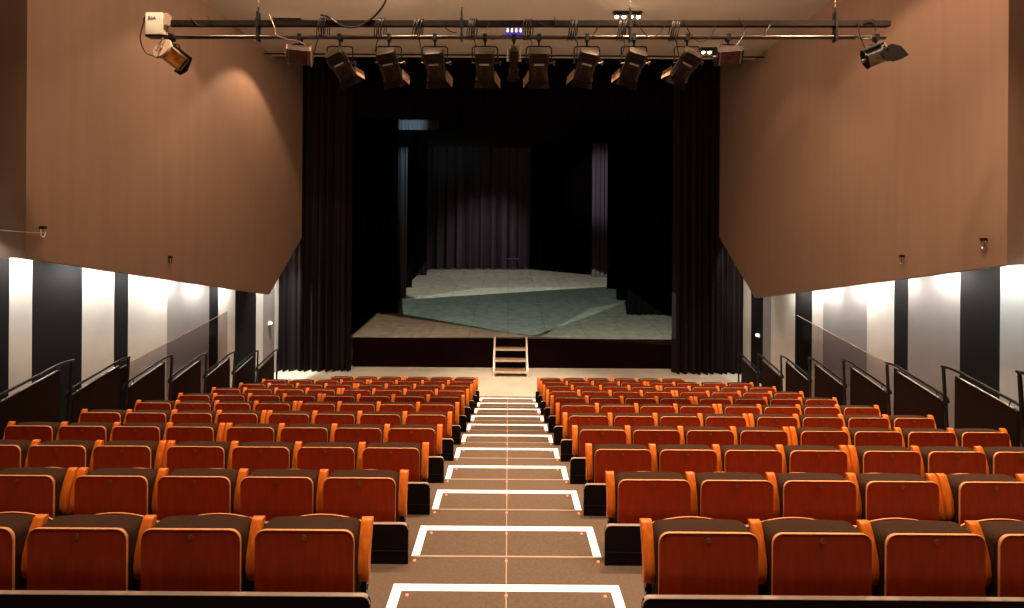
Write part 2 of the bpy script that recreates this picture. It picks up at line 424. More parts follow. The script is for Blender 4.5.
curtain(-6.95, -4.80, 15.25, 0.02, 9.6, 'stage_curtain', M['leg_cloth'], 'black pleated house curtain gathered at the left side of the stage', folds=10, amp=.12, seed=1, group='front stage curtains')
curtain(5.03, 7.12, 15.25, 0.02, 9.6, 'stage_curtain', M['leg_cloth'], 'black pleated house curtain gathered at the right side of the stage', folds=10, amp=.12, seed=2, group='front stage curtains')
curtain(-7.0, 7.2, 15.45, 7.75, 12.9, 'stage_border', M['black_cloth'], 'black valance across the top of the stage opening', 'curtain', folds=40, amp=.03, seed=3)
def rz(y): return SFZ + RAKE * (y - SF0) + .02
WG = 'wing curtains down both sides of the stage'
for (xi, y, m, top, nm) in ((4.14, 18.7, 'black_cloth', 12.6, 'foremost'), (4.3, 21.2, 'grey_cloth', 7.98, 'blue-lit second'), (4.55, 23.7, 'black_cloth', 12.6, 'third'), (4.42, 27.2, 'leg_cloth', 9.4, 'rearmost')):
    x0 = -8.6 if m == 'black_cloth' else -6.9
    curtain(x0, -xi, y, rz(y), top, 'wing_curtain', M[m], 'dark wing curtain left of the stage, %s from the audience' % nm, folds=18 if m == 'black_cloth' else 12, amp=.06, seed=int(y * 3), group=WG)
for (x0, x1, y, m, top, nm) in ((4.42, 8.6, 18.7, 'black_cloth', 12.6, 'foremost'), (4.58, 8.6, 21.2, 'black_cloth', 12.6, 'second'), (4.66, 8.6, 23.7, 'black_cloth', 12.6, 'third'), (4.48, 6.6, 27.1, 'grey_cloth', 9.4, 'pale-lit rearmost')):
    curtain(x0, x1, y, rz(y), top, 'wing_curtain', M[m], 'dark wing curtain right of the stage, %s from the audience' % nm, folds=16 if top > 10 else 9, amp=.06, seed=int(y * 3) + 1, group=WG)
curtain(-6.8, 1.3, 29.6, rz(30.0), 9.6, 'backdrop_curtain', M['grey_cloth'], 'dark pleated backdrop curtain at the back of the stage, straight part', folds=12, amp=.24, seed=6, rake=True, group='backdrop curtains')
curtain(1.32, 5.4, 29.5, rz(27.2) + .02, 9.6, 'backdrop_curtain', M['black_cloth'], 'black backdrop curtain angled forward at the right rear of the stage', folds=12, amp=.10, seed=16, group='backdrop curtains', y1=27.4, rake=True)
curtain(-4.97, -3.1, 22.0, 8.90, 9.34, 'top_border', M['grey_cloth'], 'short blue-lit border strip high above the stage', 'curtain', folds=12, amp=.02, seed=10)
curtain(-3.0, -1.8, 22.3, 8.92, 9.34, 'top_border', M['leg_cloth'], 'fainter border strip right of the blue-lit one', 'curtain', folds=8, amp=.02, seed=11)

# ------------------------------------------------------------------ raked stage
SY, SZ = 15.8, 0.98
st = empty('stage', (0, SY, 0), 'low black-fronted raked stage with worn grey-brown floor', 'stage')
MB().prism([(0, SZ - .045), (0, SZ), (14.15, SZ + RAKE * 14.15), (14.15, SZ + RAKE * 14.15 - .045)], 'x', -4.95, 7.0).build('stage_floor', M['stage_floor'], st)
MB().box(-4.90, 6.9, .03, .09, 0, SZ - .045).build('skirt', M['stage_skirt'], st)
mb = MB()
for i in range(9): mb.prism([(.4, 0), (.4, SZ - .03), (13.8, SZ + RAKE * 13.8 - .08), (13.8, 0)], 'x', -4.7 + i * 1.4, -4.66 + i * 1.4)
mb.build('frame', M['dark_metal'], st)

# removable stage steps
ss = empty('stage_steps', (0.085, 14.75, 0), 'small pale metal stair unit with wooden treads against the stage front', 'steps')
for s in (-1, 1):
    mb = MB()
    x = s * .50
    mb.prism([(0.0, 0), (0.06, 0), (0.06, .12), (1.0, .93), (1.0, .99), (0.96, .99), (0.0, .17)], 'x', x - .025, x + .025)
    mb.box(x - .025, x + .025, .97, 1.02, 0, .99)
    mb.build('side_rail', M['stair_metal'], ss)
for i, (yy, zz) in enumerate(((.02, .16), (.33, .42), (.64, .69))):
    tr = MB().box(-.475, .475, yy, yy + .30, zz - .03, zz).build('tread', M['tread_wood'], ss)
    MB().box(-.475, .475, yy - .02, yy, zz - .05, zz + .004).build('nosing', M['stair_metal'], tr)

# ------------------------------------------------------------------ seating platforms
RISE, PITCH, Y0 = .17, .90, 2.417
def pz(k): return RISE * (12 - k)
ordn = ['nearest', 'second', 'third', 'fourth', 'fifth', 'sixth', 'seventh', 'eighth', 'ninth', 'tenth', 'eleventh', 'twelfth', 'thirteenth']
PX = 5.24
for k in range(-3, 12):
    y1 = Y0 + PITCH * k; y0 = y1 - PITCH if k > -3 else -3.15
    z = pz(k)
    lab = ('brown carpeted seating platform under the camera, out of the aisle view' if k < 0 else
           'brown carpeted seating platform with metal nosing, %s terrace from the camera' % ordn[k])
    t = empty('seating_platform', (0, y1, z), lab, 'platform', 'terraced seating platforms')
    bx = MB().box(-PX, PX, y0 - y1, 0, -.16 if k < 11 else -z, 0)
    bx.build('deck', M['carpet'], t)
    MB().box(-.62, .62, -.012, .004, -.012, .003).build('nosing', M['nosing'], t)
    MB().box(-.004, .004, y0 - y1 + .02, -.015, -.001, .0025).build('seam', M['nosing'], t)
    if k < 11:
        fm = MB()
        for x in (-PX + .02, -2.6, 2.6, PX - .02): fm.box(x - .02, x + .02, y0 - y1 + .01, -.03, -z, -.16)
        fm.box(-PX, PX, -.03, -.01, -z, -.16).build('support_frame', M['board'], t)
    if k >= 0:
        for x in (-.60, 0, .60):
            MB().cyl((x, -.05, 0), (x, -.05, .005), .008, n=8).build('led_light', M['led'], t)
for k in range(1, 12):
    yr = Y0 + PITCH * (k - 1)
    t = empty('aisle_step', (0, yr, pz(k)), 'brown aisle half step with glowing white U edge, %s from the camera' % ordn[k - 1], 'step', 'white edged aisle steps')
    D = .50; HW = .655
    MB().box(-HW, HW, .003, D, .001, .085).build('tread', M['carpet'], t)
    o = .0; w_ = .055; zt = .0875
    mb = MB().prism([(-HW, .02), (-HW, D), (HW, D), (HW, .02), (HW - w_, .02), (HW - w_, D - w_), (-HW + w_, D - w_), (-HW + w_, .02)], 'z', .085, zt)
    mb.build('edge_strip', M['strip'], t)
    for x in (-.56, 0, .56):
        MB().cyl((x, D - w_ - .035, .085), (x, D - w_ - .035, .089), .008, n=8).build('led_light', M['led'], t)
    MB().box(-.004, .004, .02, D - .06, .085, .0872).build('seam', M['nosing'], t)

# ------------------------------------------------------------------ seats
def arc_pts(cx, cy, r, a0, a1, n):
    return [(cx + r * math.cos(R(a0 + (a1 - a0) * i / n)), cy + r * math.sin(R(a0 + (a1 - a0) * i / n))) for i in range(n + 1)]
def rounded_outline(hw, z0, z1, rt, rb, dome=0.0, n=5):
    p = arc_pts(hw - rt, z1 - rt, rt, 0, 90, n)
    if dome:
        for i in range(1, 8):
            t = i / 8; p.append(((hw - rt) * (1 - 2 * t), z1 + dome * 4 * t * (1 - t)))
    p += arc_pts(-hw + rt, z1 - rt, rt, 90, 180, n) + arc_pts(-hw + rb, z0 + rb, rb, 180, 270, n) + arc_pts(hw - rb, z0 + rb, rb, 270, 360, n)
    return p
def inset(p, d):
    cx = sum(a for a, b in p) / len(p); zs = [b for a, b in p]; xs = [a for a, b in p]
    hx = (max(xs) - min(xs)) / 2; hz = (max(zs) - min(zs)) / 2; cz = (max(zs) + min(zs)) / 2
    return [(cx + (a - cx) * (hx - d) / hx, cz + (b - cz) * (hz - d) / hz) for a, b in p]
def slab(mb, outline, y0, y1, bev, seg=3):
    rs = []
    for i in range(seg + 1):
        a = math.pi / 2 * i / seg
        rs.append([(x, y0 + bev * (1 - math.sin(a)), z) for x, z in inset(outline, bev * (1 - math.cos(a)))][::1])
    rs = []
    for i in range(seg + 1):
        a = math.pi / 2 * i / seg
        rs.append([(x, y0 + bev * (1 - math.sin(a)), z) for x, z in inset(outline, bev * (1 - math.cos(a)) if False else bev * (1 - math.sin(math.pi / 2 - a)))])
    # order: from face (inset most) to side
    rs = [[(x, y0 + bev * (1 - math.sin(a)), z) for x, z in inset(outline, bev * (1 - math.cos(a)))] for a in [math.pi / 2 * (1 - i / seg) for i in range(seg + 1)]]
    rs2 = [[(x, y1 - bev * (1 - math.sin(a)), z) for x, z in inset(outline, bev * (1 - math.cos(a)))] for a in [math.pi / 2 * (i / seg) for i in range(seg + 1)]]
    return mb.rings(rs + rs2)

GROUP = 'tip-up theatre seats'
def make_seat():
    root = empty('theatre_seat', (0, 0, 0), '', 'seat', GROUP)
    ol = rounded_outline(.240, .01, .510, .05, .02)
    mb = MB(); mb.prism(ol, 'y', .006, .019, side=1)
    bp = mb.build('back_panel', [M['seat_wood'], M['ply_edge']], root, 40)
    # thin light lip round the panel's top edge
    lip_o = [p for p in ol if p[1] > .42]
    mb = MB(); mb.tube([(x, .0065, z) for x, z in lip_o], .0035, 6)
    mb.build('edge_band', M['ply_edge'], bp, 60)
    mb = MB(); n = 14
    rr = [[(rad * math.cos(2 * math.pi * i / n), y, .475 + rad * math.sin(2 * math.pi * i / n)) for i in range(n)] for rad, y in ((.012, .006), (.012, .003), (.0075, .003), (.0075, .005))]
    mb.rings(rr)
    mb.build('screw_cap', M['disc'], bp, 40)
    mb = MB(); slab(mb, rounded_outline(.246, .03, .500, .052, .04, dome=.006), .0195, .158, .020)
    mb.build('back_cushion', M['fabric'], root, 60)
    mb = MB(); slab(mb, rounded_outline(.240, .06, .430, .05, .05, dome=.018), .162, .245, .02)
    sc = mb.build('seat_cushion', M['fabric'], root, 60)
    mb = MB(); mb.prism(rounded_outline(.238, .05, .434, .07, .05, dome=.023), 'y', .246, .254, side=1)
    mb.build('seat_shell', [M['seat_wood'], M['ply_edge']], sc, 40)
    def arm(sx):
        mb = MB(); rs = []
        path = [(.062, .236, .014), (.058, .26, .018), (.056, .30, .019), (.062, .36, .019), (.078, .42, .018), (.098, .47, .017), (.113, .503, .015), (.118, .514, .010)]
        for yy, zz, t in path:
            w2 = .0285
            rs.append([(sx - w2 + .004, yy - t, zz), (sx - w2, yy - t + .005, zz), (sx - w2, yy + t, zz), (sx + w2, yy + t, zz), (sx + w2, yy - t + .005, zz), (sx + w2 - .004, yy - t, zz)])
        mb.rings(rs)
        a = mb.build('armrest', M['arm_wood'], root, 50)
        mb = MB().box(sx - .014, sx + .014, .052, .095, -.168, .225).box(sx - .03, sx + .03, .03, .17, -.170, -.162)
        mb.cyl((sx - .02, .07, .195), (sx + .02, .07, .195), .012, n=8)
        mb.build('leg', M['dark_metal'], root)
    arm(-.2755); arm(.2755)
    return root
proto = make_seat()
# one-armed versions: (arm on the aisle side only) for seats that share an arm with the next seat of the unit
def seat_parts(root, keep):
    """copy with armrest/leg on the wanted side(s)"""
    c = root.copy(); COL.objects.link(c)
    for ch in root.children:
        nm = ch.name.split('.')[0]
        if nm in ('armrest', 'leg'):
            side = -1 if ch.data.vertices[0].co.x < 0 else 1
            if side not in keep: continue
        d = ch.copy(); COL.objects.link(d); d.parent = c
        for g in ch.children:
            e = g.copy(); COL.objects.link(e); e.parent = d
    return c
SP, X0, GAP = .551, .705, .070
counts = {1: 4, 2: 5, 3: 7, 11: 6}
for k in range(1, 12):
    n = counts.get(k, 8); unit = 3 if k == 11 else 4
    for s in (-1, 1):
        for i in range(n):
            last = (i % unit == unit - 1) or (i == n - 1)
            x = X0 + SP * (i + .5) + GAP * (i // unit)
            keep = {-s} | ({s} if last else set())
            o = seat_parts(proto, keep)
            o.location = (s * x, Y0 + PITCH * (k - 1), pz(k - 1))
            rowtxt = 'nearest' if k == 1 else ('front' if k == 11 else ordn[k - 1] + '-nearest')
            o['label'] = 'red wooden theatre seat, %s block, %s row, %s seat from the aisle' % ('left' if s < 0 else 'right', rowtxt, 'first' if i == 0 else ordn[i])
for ch in list(proto.children_recursive): bpy.data.objects.remove(ch)
bpy.data.objects.remove(proto)

# boards behind each row
for k in range(1, 12):
    for s in (-1, 1):
        xe = 5.19 if k < 11 else 4.09
        x0 = .637
        t = empty('row_backboard', (s * x0, Y0 + PITCH * (k - 1) - .087, pz(k - 1)),
                  'black board with pale top edge behind the %s row, %s block' % ('nearest' if k == 1 else ('front' if k == 11 else ordn[k - 1] + '-nearest'), 'left' if s < 0 else 'right'),
                  'board', 'black boards behind the seat rows')
        L = xe - x0; h = .258; r = .035
        ol = [(0, 0), (s * L, 0), (s * L, h)] + [(s * (r + r * math.cos(R(a))), h - r + r * math.sin(R(a))) for a in (90, 112, 135, 158, 180)]
        MB().prism(ol, 'y', 0, .022).build('board', M['board'], t)
        tp = [(s * L, h), (s * r, h)] + [(s * (r + r * math.cos(R(a))), h - r + r * math.sin(R(a))) for a in (112, 135, 158, 180)]
        mb = MB(); r4 = []
        for (x, z) in tp:
            r4.append([(x, -.002, z - .001), (x, .023, z - .001), (x, .023, z + .002), (x, -.002, z + .002)])
        mb.rings(r4[:4]); 
        mb.tube([(x, .002, z) for x, z in tp[1:]], .0035, 6)
        mb.build('edge_trim', M['board_edge'], t)
        MB().box(s * .0, s * L, -.006, 0, .085, .09).build('seam', M['dark_metal'], t)

# ------------------------------------------------------------------ side guard panels with handrails
for s in (-1, 1):
    for j in range(-1, 7):
        yp = Y0 + PITCH * (4 + j); Z = CZ - 1.475 - RISE * j; zp = pz(4 + j)
        X = s * 5.30
        place = ('nearest the camera' if j == -1 else 'nearest the stage' if j == 6 else ordn[j + 1] + ' from the camera')
        t = empty('guard_rail', (X, yp, zp), 'dark brown guard panel with black handrail, %s side, %s' % ('left' if s < 0 else 'right', place), 'guard rail', 'guard rails along the outer ends of the rows')
        z = Z - zp
        MB().prism([(-.84, -.30), (-.11, -.30), (-.11, z - .06), (-.84, z - .235)], 'x', -.018, .018).build('panel', M['panel'], t)
        # rail : starts curled behind the lower end, runs up, passes over the post
        pts = [(0, -.90, z - .24), (0, -.895, z - .20), (0, -.865, z - .175), (0, -.81, z - .155)]
        pts += [(0, -.81 + .65 * q / 4, z - .155 + .145 * q / 4) for q in range(1, 5)]
        pts += [(0, -.10, z), (0, -.04, z + .006), (0, .03, z + .006), (0, .09, z + .004)]
        MB().tube(pts, .017, 8).build('handrail', M['rail_metal'], t, 60)
        mb = MB(); mb.tube([(-s * .02, -.80, z - .21), (-s * .02, -.16, z - .062)], .008, 6)
        mb.build('lower_rail', M['metal'], t, 60)
        for yy, zz in ((-.76, z - .175), (-.18, z - .045)):
            MB().tube([(-s * .012, yy, zz + .028), (-s * .022, yy, zz - .01), (-s * .02, yy, zz - .05)], .006, 6).build('bracket', M['rail_metal'], t)
        MB().prism([(-.085, -.30), (-.035, -.30), (-.010, .25), (.045, z), (.018, z), (-.050, .25)], 'x', -s * .03 - .012, -s * .03 + .012).build('post', M['rail_metal'], t)

# glass screens beside the striped walls
for s, X in ((-1, -6.85), (1, 7.05)):
    t = empty('glass_screen', (X, 8.0, 0), 'long tinted glass screen with sloping top edge by the %s striped wall' % ('left' if s < 0 else 'right'), 'glass screen')
    pr = [(0, .3), (4.2, .3), (4.2, 2.23), (0, 1.55)]
    MB().prism(pr, 'x', -.005, .005).build('pane', M['glass'], t)
    MB().tube([(0, 0, 1.555), (0, 4.2, 2.235)], .008, 6).build('top_trim', M['disc'], t)
    MB().box(-.03, .03, 0, 4.2, 0, .3).build('base_rail', M['dark_metal'], t)

# cove lamps
for s, xw in ((-1, 6.2), (1, 6.42)):
    for i in range(6):
        y = 7.0 + i * 1.02
        t = empty('cove_lamp', (s * (xw + .20), y, cove_z(y) + .34), 'white tube lamp hidden behind the lower edge of the %s brown wall' % ('left' if s < 0 else 'right'), 'lamp', 'tube lamps behind the %s brown wall' % ('left' if s < 0 else 'right'))
        MB().tube([(s * .05, -.4, .07), (s * .05, .4, -.07)], .014, 8).build('tube', M['tube'], t, 60)
        MB().prism([(-.42, .05), (.42, -.10), (.42, -.04), (-.42, .11)], 'x', -.035, .03).build('housing', M['white_box'], t)

# small fittings on the walls
def wall_hook(px_x, y, z, s, X, lab, m2):
    t = empty('wall_hook', (X, y, z), lab, 'wall fitting'); t.scale = (.7, .7, .7)
    MB().cyl((0, 0, .03), (-s * .05, 0, .03), .035, n=10).box(-s * .05, -s * .09, -.04, .04, .0, .06).build('socket', M['dark_metal'], t)
    mb = MB(); mb.tube([(-s * .05, .05 * math.cos(a), -.06 + .09 * math.sin(a)) for a in [R(q) for q in range(60, 481, 30)]], .009, 6)
    mb.build('loop', m2, t, 60)
wall_hook(41, 6.62, 4.09, -1, XL, 'small black fitting with pale ring on the left brown wall near its edge', M['white_box'])
wall_hook(168, 9.12, 3.63, -1, XL, 'small dark hook near the lower edge of the left brown wall', M['dark_metal'])
wall_hook(905, 8.10, 3.76, 1, XR, 'small dark hook near the lower edge of the right brown wall', M['metal'])
wall_hook(988, 6.70, 4.02, 1, XR, 'small dark fitting with pale ring high on the right brown wall', M['metal'])
tag(MB().tube([(-6.13, 6.60, 4.04), (-6.15, 6.38, 4.045), (-6.6, 6.36, 4.08), (-6.95, 6.36, 4.16)], .006, 6).build('wire', M['wire']), 'thin wire running from the left wall ring to the frame edge', 'wire')
for s, X, y, z, lab in ((-1, WL, 14.65, 1.55, 'small white lamp on grey stripe of the left wall'), (1, WR, 14.35, 1.35, 'small lit white lamp on black stripe of the right wall')):
    t = empty('wall_lamp', (X, y, z), lab, 'lamp')
    MB().box(0, -s * .03, -.07, .07, -.05, .05).build('back_plate', M['white_box'], t)
    MB().box(-s * .03, -s * .07, -.05, .05, -.03, .03).build('diffuser', M['lamp_white'], t)

# ------------------------------------------------------------------ lighting rig
RY = 6.0
def ZB(x): return 6.418 + .0065 * x
rig = empty('lighting_bar', (0, RY, 6.418), 'long twin lighting bar hung across the hall', 'lighting bar', None, (0, -math.atan(.0065), 0))
MB().box(-4.30, 4.55, -.03, .03, .13, .193).build('upper_rail', M['bar_metal'], rig)
MB().tube([(-4.24, 0, 0), (4.5, 0, 0)], .024, 12).build('pipe', M['pipe_metal'], rig, 60)
for x in (-3.02, -.58, 1.44, 3.90):
    h = MB().box(x - .010, x + .010, -.035, .035, -.05, .30).box(x - .018, x + .018, -.038, .038, .115, .21).box(x - .015, x + .015, -.036, .036, -.035, .03).cyl((x, 0, .30), (x, 0, .36), .009, n=8).build('hanger', M['dark_metal'], rig)
    mb = MB().cyl((x, 0, .36), (x, 0, CEIL - 6.42), .005, n=6)
    for q in range(4): mb.ball((x, 0, .42 + q * .06), .014, 8)
    mb.build('suspension_wire', M['wire'], h)
tag(MB().tube([(-6.15, 12.5, 8.64), (6.35, 12.5, 8.64)], .022, 8).build('curtain_pipe', M['bar_metal'], None, 60), 'thin dark pipe spanning under the far end of the ceiling', 'pipe')

# breaker box at the left end
t = empty('junction_box', (-4.20, RY - .02, 6.40), 'white electrical box at the left end of the lighting bar', 'box')
mb = MB(); slab(mb, rounded_outline(.10, -.02, .24, .012, .012), -.09, .03, .006); mb.build('box', M['white_box'], t, 40)
MB().box(.10, .145, -.07, .01, .10, .24).build('side_cover', M['cream'], t)
MB().box(-.11, .15, -.08, .02, -.035, -.02).build('base', M['dark_metal'], t)
cu = bpy.data.curves.new('lettering', 'FONT'); cu.body = 'B2A'; cu.size = .055; cu.extrude = .0008; cu.align_x = 'CENTER'
tx = bpy.data.objects.new('lettering', cu); COL.objects.link(tx); tx.parent = t
tx.location = (-.02, -.0925, .155); tx.rotation_euler = (R(90), 0, 0); cu.materials.append(M['ink'])
bpy.context.view_layer.update()
me_ = bpy.data.meshes.new_from_object(tx.evaluated_get(bpy.context.evaluated_depsgraph_get()))
lt = bpy.data.objects.new('lettering', me_); COL.objects.link(lt); lt.parent = t; lt.location = tx.location; lt.rotation_euler = tx.rotation_euler
bpy.data.objects.remove(tx)
mb = MB(); mb.tube([(-.10, -.02, .21), (-.15, -.02, .215), (-.165, -.02, .185), (-.15, -.02, .15), (-.10, -.02, .14)], .009, 8)
mb.build('handle', M['dark_metal'], t, 60)

def yoke(parent, w, h, m, drop=.11):
    """clamp round the pipe + U yoke, local origin = pipe centre"""
    mb = MB()
    mb.box(-.022, .022, -.035, .035, -.045, .033).cyl((0, 0, -.045), (0, 0, -drop), .012, n=8).cyl((-.03, .02, -.02), (.03, .02, -.02), .008, n=6)
    mb.build('clamp', M['dark_metal'], parent)
    mb = MB(); r = .03
    z = -drop
    pts = [(-w, 0, z - h), (-w, 0, z - r), (-w + r * .3, 0, z - r * .3), (-w + r, 0, z), (0, 0, z), (w - r, 0, z), (w - r * .3, 0, z - r * .3), (w, 0, z - r), (w, 0, z - h)]
    mb.tube(pts, .0085, 6); mb.build('yoke', m, parent, 60)
    return z - h

def lantern(x, yaw, pitch, lab, door_side, bright_door=False):
    t = empty('stage_lantern', (x, RY, ZB(x)), lab, 'stage light', 'fresnel lanterns on the lighting bar')
    zc = yoke(t, .152, .20, M['bar_metal'])
    # body axis: local -Y = rear; +Y = beam direction; rotate about the pivot
    rot = Matrix.Translation((0, 0, zc)) @ Matrix.Rotation(R(yaw), 4, 'Y') @ Matrix.Rotation(R(-pitch), 4, 'X')
    W = .118
    mb = MB()
    # rear housing: rounded box with cooling ridges
    def oct_(w, h, y): c = .03; return [(-w + c, y, -h), (w - c, y, -h), (w, y, -h + c), (w, y, h - c), (w - c, y, h), (-w + c, y, h), (-w, y, h - c), (-w, y, -h + c)]
    mb.rings([oct_(W * .70, .06, -.155), oct_(W * .90, .095, -.145), oct_(W * .98, .105, -.125), oct_(W, .105, -.10), oct_(W, .105, -.02), oct_(W * .90, .10, .0), oct_(W * .90, .10, .13), oct_(W * .96, .11, .165)])
    for q in range(4): mb.box(-W * .8, W * .8, -.125 + q * .022, -.115 + q * .022, .10, .115)
    mb.xform(rot); b = mb.build('housing', M['lantern'], t, 35)
    MB().box(-W * .30, W * .30, .02, .12, -.104, -.100).xform(rot).build('vent_panel', M['lantern_dark'], b)
    MB().box(-.06, .055, -.030, -.012, -.112, -.104).xform(rot).build('bulb_glint', M['metal'], b)  # pale metal bar standing in for the bulb's white reflection
    MB().box(-.095, .095, -.085, -.040, -.112, -.104).xform(rot).build('rear_window', M['lantern_dark'], b)
    mb = MB().rings([oct_(W * 1.0, .115, .165), oct_(W * 1.0, .115, .185)]); mb.xform(rot); mb.build('colour_frame', M['lantern_dark'], t)
    mb = MB().cyl((0, .13, 0), (0, .172, 0), .085, .095, 16); mb.xform(rot); mb.build('lens', M['reflector'], t)
    # barn doors
    def door(a, b_, c, d, m):
        th = Vector((0, 0, 0)); P = [Vector(p) for p in (a, b_, c, d)]
        nrm = (P[1] - P[0]).cross(P[3] - P[0]).normalized() * .003
        mb = MB().add([p - nrm for p in P] + [p + nrm for p in P], [(3, 2, 1, 0), (4, 5, 6, 7), (0, 1, 5, 4), (1, 2, 6, 5), (2, 3, 7, 6), (3, 0, 4, 7)])
        mb.xform(rot); mb.build('barn_door', m, t)
    y = .186
    door((-W, y, .115), (W, y, .115), (W * 1.12, y + .055, .15), (-W * 1.12, y + .055, .15), M['lantern_dark'])
    door((-W, y, -.115), (W, y, -.115), (W * 1.12, y + .06, -.15), (-W * 1.12, y + .06, -.15), M['lantern'])
    if door_side:
        s = door_side
        door((s * W, y - .05, .11), (s * W, y - .01, -.11), (s * (W + .065), y + .06, -.15), (s * (W + .065), y + .06, .10), M['barn'])
    # pivot knob
    mb = MB().cyl((.115, 0, 0), (.19, 0, 0), .010, n=8).cyl((.175, 0, 0), (.195, 0, 0), .026, n=10).box(.18, .19, -.035, .035, -.008, .008)
    mb.xform(Matrix.Translation((0, 0, zc))); mb.build('knob', M['pipe_metal'], t, 40)
    mb = MB().cyl((-.16, 0, 0), (-.115, 0, 0), .010, n=8); mb.xform(Matrix.Translation((0, 0, zc))); mb.build('pivot', M['dark_metal'], t, 40)
def PXX(px): return (px - 508) * RY / 500.0
lantern(PXX(338), -26, 48, 'brown stage lantern tilted right, leftmost of the boxy lanterns', 1)
lantern(PXX(387), -12, 50, 'brown stage lantern leaning slightly right, second boxy lantern from the left', 1)
lantern(PXX(433), -4, 50, 'brown stage lantern hanging straight, third boxy lantern from the left', 1)
lantern(PXX(483), 0, 50, 'brown stage lantern hanging straight, just left of the slim spotlight', 1)
lantern(PXX(537), 0, 50, 'brown stage lantern hanging straight, just right of the slim spotlight', -1)
lantern(PXX(585), 12, 50, 'brown stage lantern leaning slightly left, third boxy lantern from the right', -1)
lantern(PXX(632), 17, 50, 'brown stage lantern leaning left, second boxy lantern from the right', -1)
lantern(PXX(685), 27, 48, 'brown stage lantern tilted left with bright open flap, rightmost boxy lantern', -1)

# slim profile spot
t = empty('profile_spotlight', (PXX(512), RY, ZB(0)), 'slim dark profile spotlight hanging in the middle of the bar', 'stage light')
zc = yoke(t, .075, .19, M['wire'], .09)
rot = Matrix.Translation((0, 0, zc)) @ Matrix.Rotation(R(-55), 4, 'X')
MB().cyl((0, -.17, 0), (0, -.12, 0), .03, .055, 12).cyl((0, -.12, 0), (0, 0, 0), .058, .062, 12).cyl((0, 0, 0), (0, .10, 0), .045, .05, 12).cyl((0, .10, 0), (0, .20, 0), .06, .065, 12).xform(rot).build('body', M['lantern'], t, 40)
MB().cyl((0, .20, 0), (0, .235, 0), .072, .072, 14).xform(rot).build('front_ring', M['lantern_dark'], t, 40)
MB().cyl((0, .21, 0), (0, .24, 0), .05, .05, 14).xform(rot).build('lens', M['violet_dim'], t)
for s in (-1, 1):
    MB().cyl((s * .055, 0, zc), (s * .09, 0, zc), .014, n=8).build('knob', M['metal'], t)

# LED batten over the middle
def batten(name, loc, n, gap, r, m, lab, rot=(0, 0, 0), hm='violet_dim'):
    t = empty(name, loc, lab, 'light', None, rot)
    w = n * gap / 2 + .01
    MB().box(-w, w, -.03, .03, 0, .018).build('housing', M[hm], t)
    for i in range(n):
        x = (i - (n - 1) / 2) * gap
        MB().cyl((x, 0, .024), (x, 0, .024 + r * 4), r, r * .6, 8).build('diode', m, t)
batten('led_batten', (PXX(512), RY - .02, 6.443), 4, .052, .012, M['violet'], 'small violet glowing four-diode unit on the middle of the pipe')
batten('led_strip', (.20, 28.9, 2.98), 5, .17, .022, M['violet_dim'], 'tiny row of dim violet diodes before the backdrop curtain', hm='dark_metal')
MB().box(-.01, .01, -.01, .01, rz(28.9) - 2.98 + .002, 0).build('stand', M['dark_metal'], bpy.data.objects['led_strip'])

# floodlights
def flood(x, lab, yaw, roll, wide, glass, shell_m, shutter=True, pitch=20, side_m=None, disc=False, dx=0):
    t = empty('floodlight', (x, RY, ZB(x)), lab, 'floodlight')
    zc = yoke(t, wide * .75, .09, M['bar_metal'], .085)
    rot = Matrix.Translation((dx, 0, zc - .05)) @ Matrix.Rotation(R(yaw), 4, 'Z') @ Matrix.Rotation(R(roll), 4, 'Y') @ Matrix.Rotation(R(pitch), 4, 'X')
    prof = [(-.10, .03), (-.07, .09), (0, .115), (.07, .095), (.10, .04), (.09, -.04), (.02, -.10), (-.05, -.10)]
    mb = MB().prism(prof, 'x', -wide, wide); mb.xform(rot); mb.build('housing', shell_m, t, 30)
    for s in (-1, 1):
        mb = MB().cyl((s * wide, 0, 0), (s * (wide + .02), 0, 0), .135, .125, 20) if disc and s < 0 else MB().prism([(a * 1.12, b * 1.12) for a, b in prof], 'x', s * wide, s * (wide + .012)); mb.xform(rot); mb.build('end_plate', side_m or M['lantern_dark'], t, 30)
    mb = MB().prism([(-.102, .028), (-.053, -.102), (-.060, -.106), (-.110, .026)], 'x', -wide * .82, wide * .82); mb.xform(rot); mb.build('gel', glass, t)
    fr = MB()
    for s in (-1, 1): fr.prism([(-.104, .034), (-.050, -.108), (-.062, -.112), (-.116, .030)], 'x', s * wide * .82, s * wide * .95)
    fr.xform(rot); fr.build('gel_frame', M['lantern_dark'] if glass is M['gel'] else M['metal'], t)
    mb = MB().cyl((-wide - .04, 0, 0), (-wide, 0, 0), .02, n=8); mb.xform(rot); mb.build('knob', M['metal'], t)
    return t, rot
t, rot = flood(PXX(170), 'floodlight with orange gel and cream end cap, at the left end of the bar', 72, 20, .12, M['gel'], M['cream'], side_m=M['cream'], pitch=5, disc=True)
MB().prism([(-.12, .06), (-.10, .075), (.10, -.10), (-.04, -.16), (-.13, -.11)], 'x', .145, .155).xform(rot).build('visor', M['lantern_dark'], t)
MB().box(-.10, .14, -.135, -.11, .05, .075).xform(rot).build('visor', M['lantern_dark'], t)
MB().box(-.175, -.160, -.012, .012, -.07, .12).xform(rot).build('handle', M['metal'], t)
flood(PXX(298), 'small brown floodlight between the wall and the first boxy lantern', 12, 2, .125, M['pink_gel'], M['lantern'], pitch=0, side_m=M['barn'])
flood(PXX(726), 'brown floodlight with pale framed window, right of the boxy lanterns', -6, -3, .135, M['pink_gel'], M['lantern'], pitch=8)
t, rot = flood(PXX(874), 'black floodlight with pointed side flap, at the right end of the bar', -25, -18, .10, M['reflector'], M['dark_metal'], pitch=8, dx=-.01)
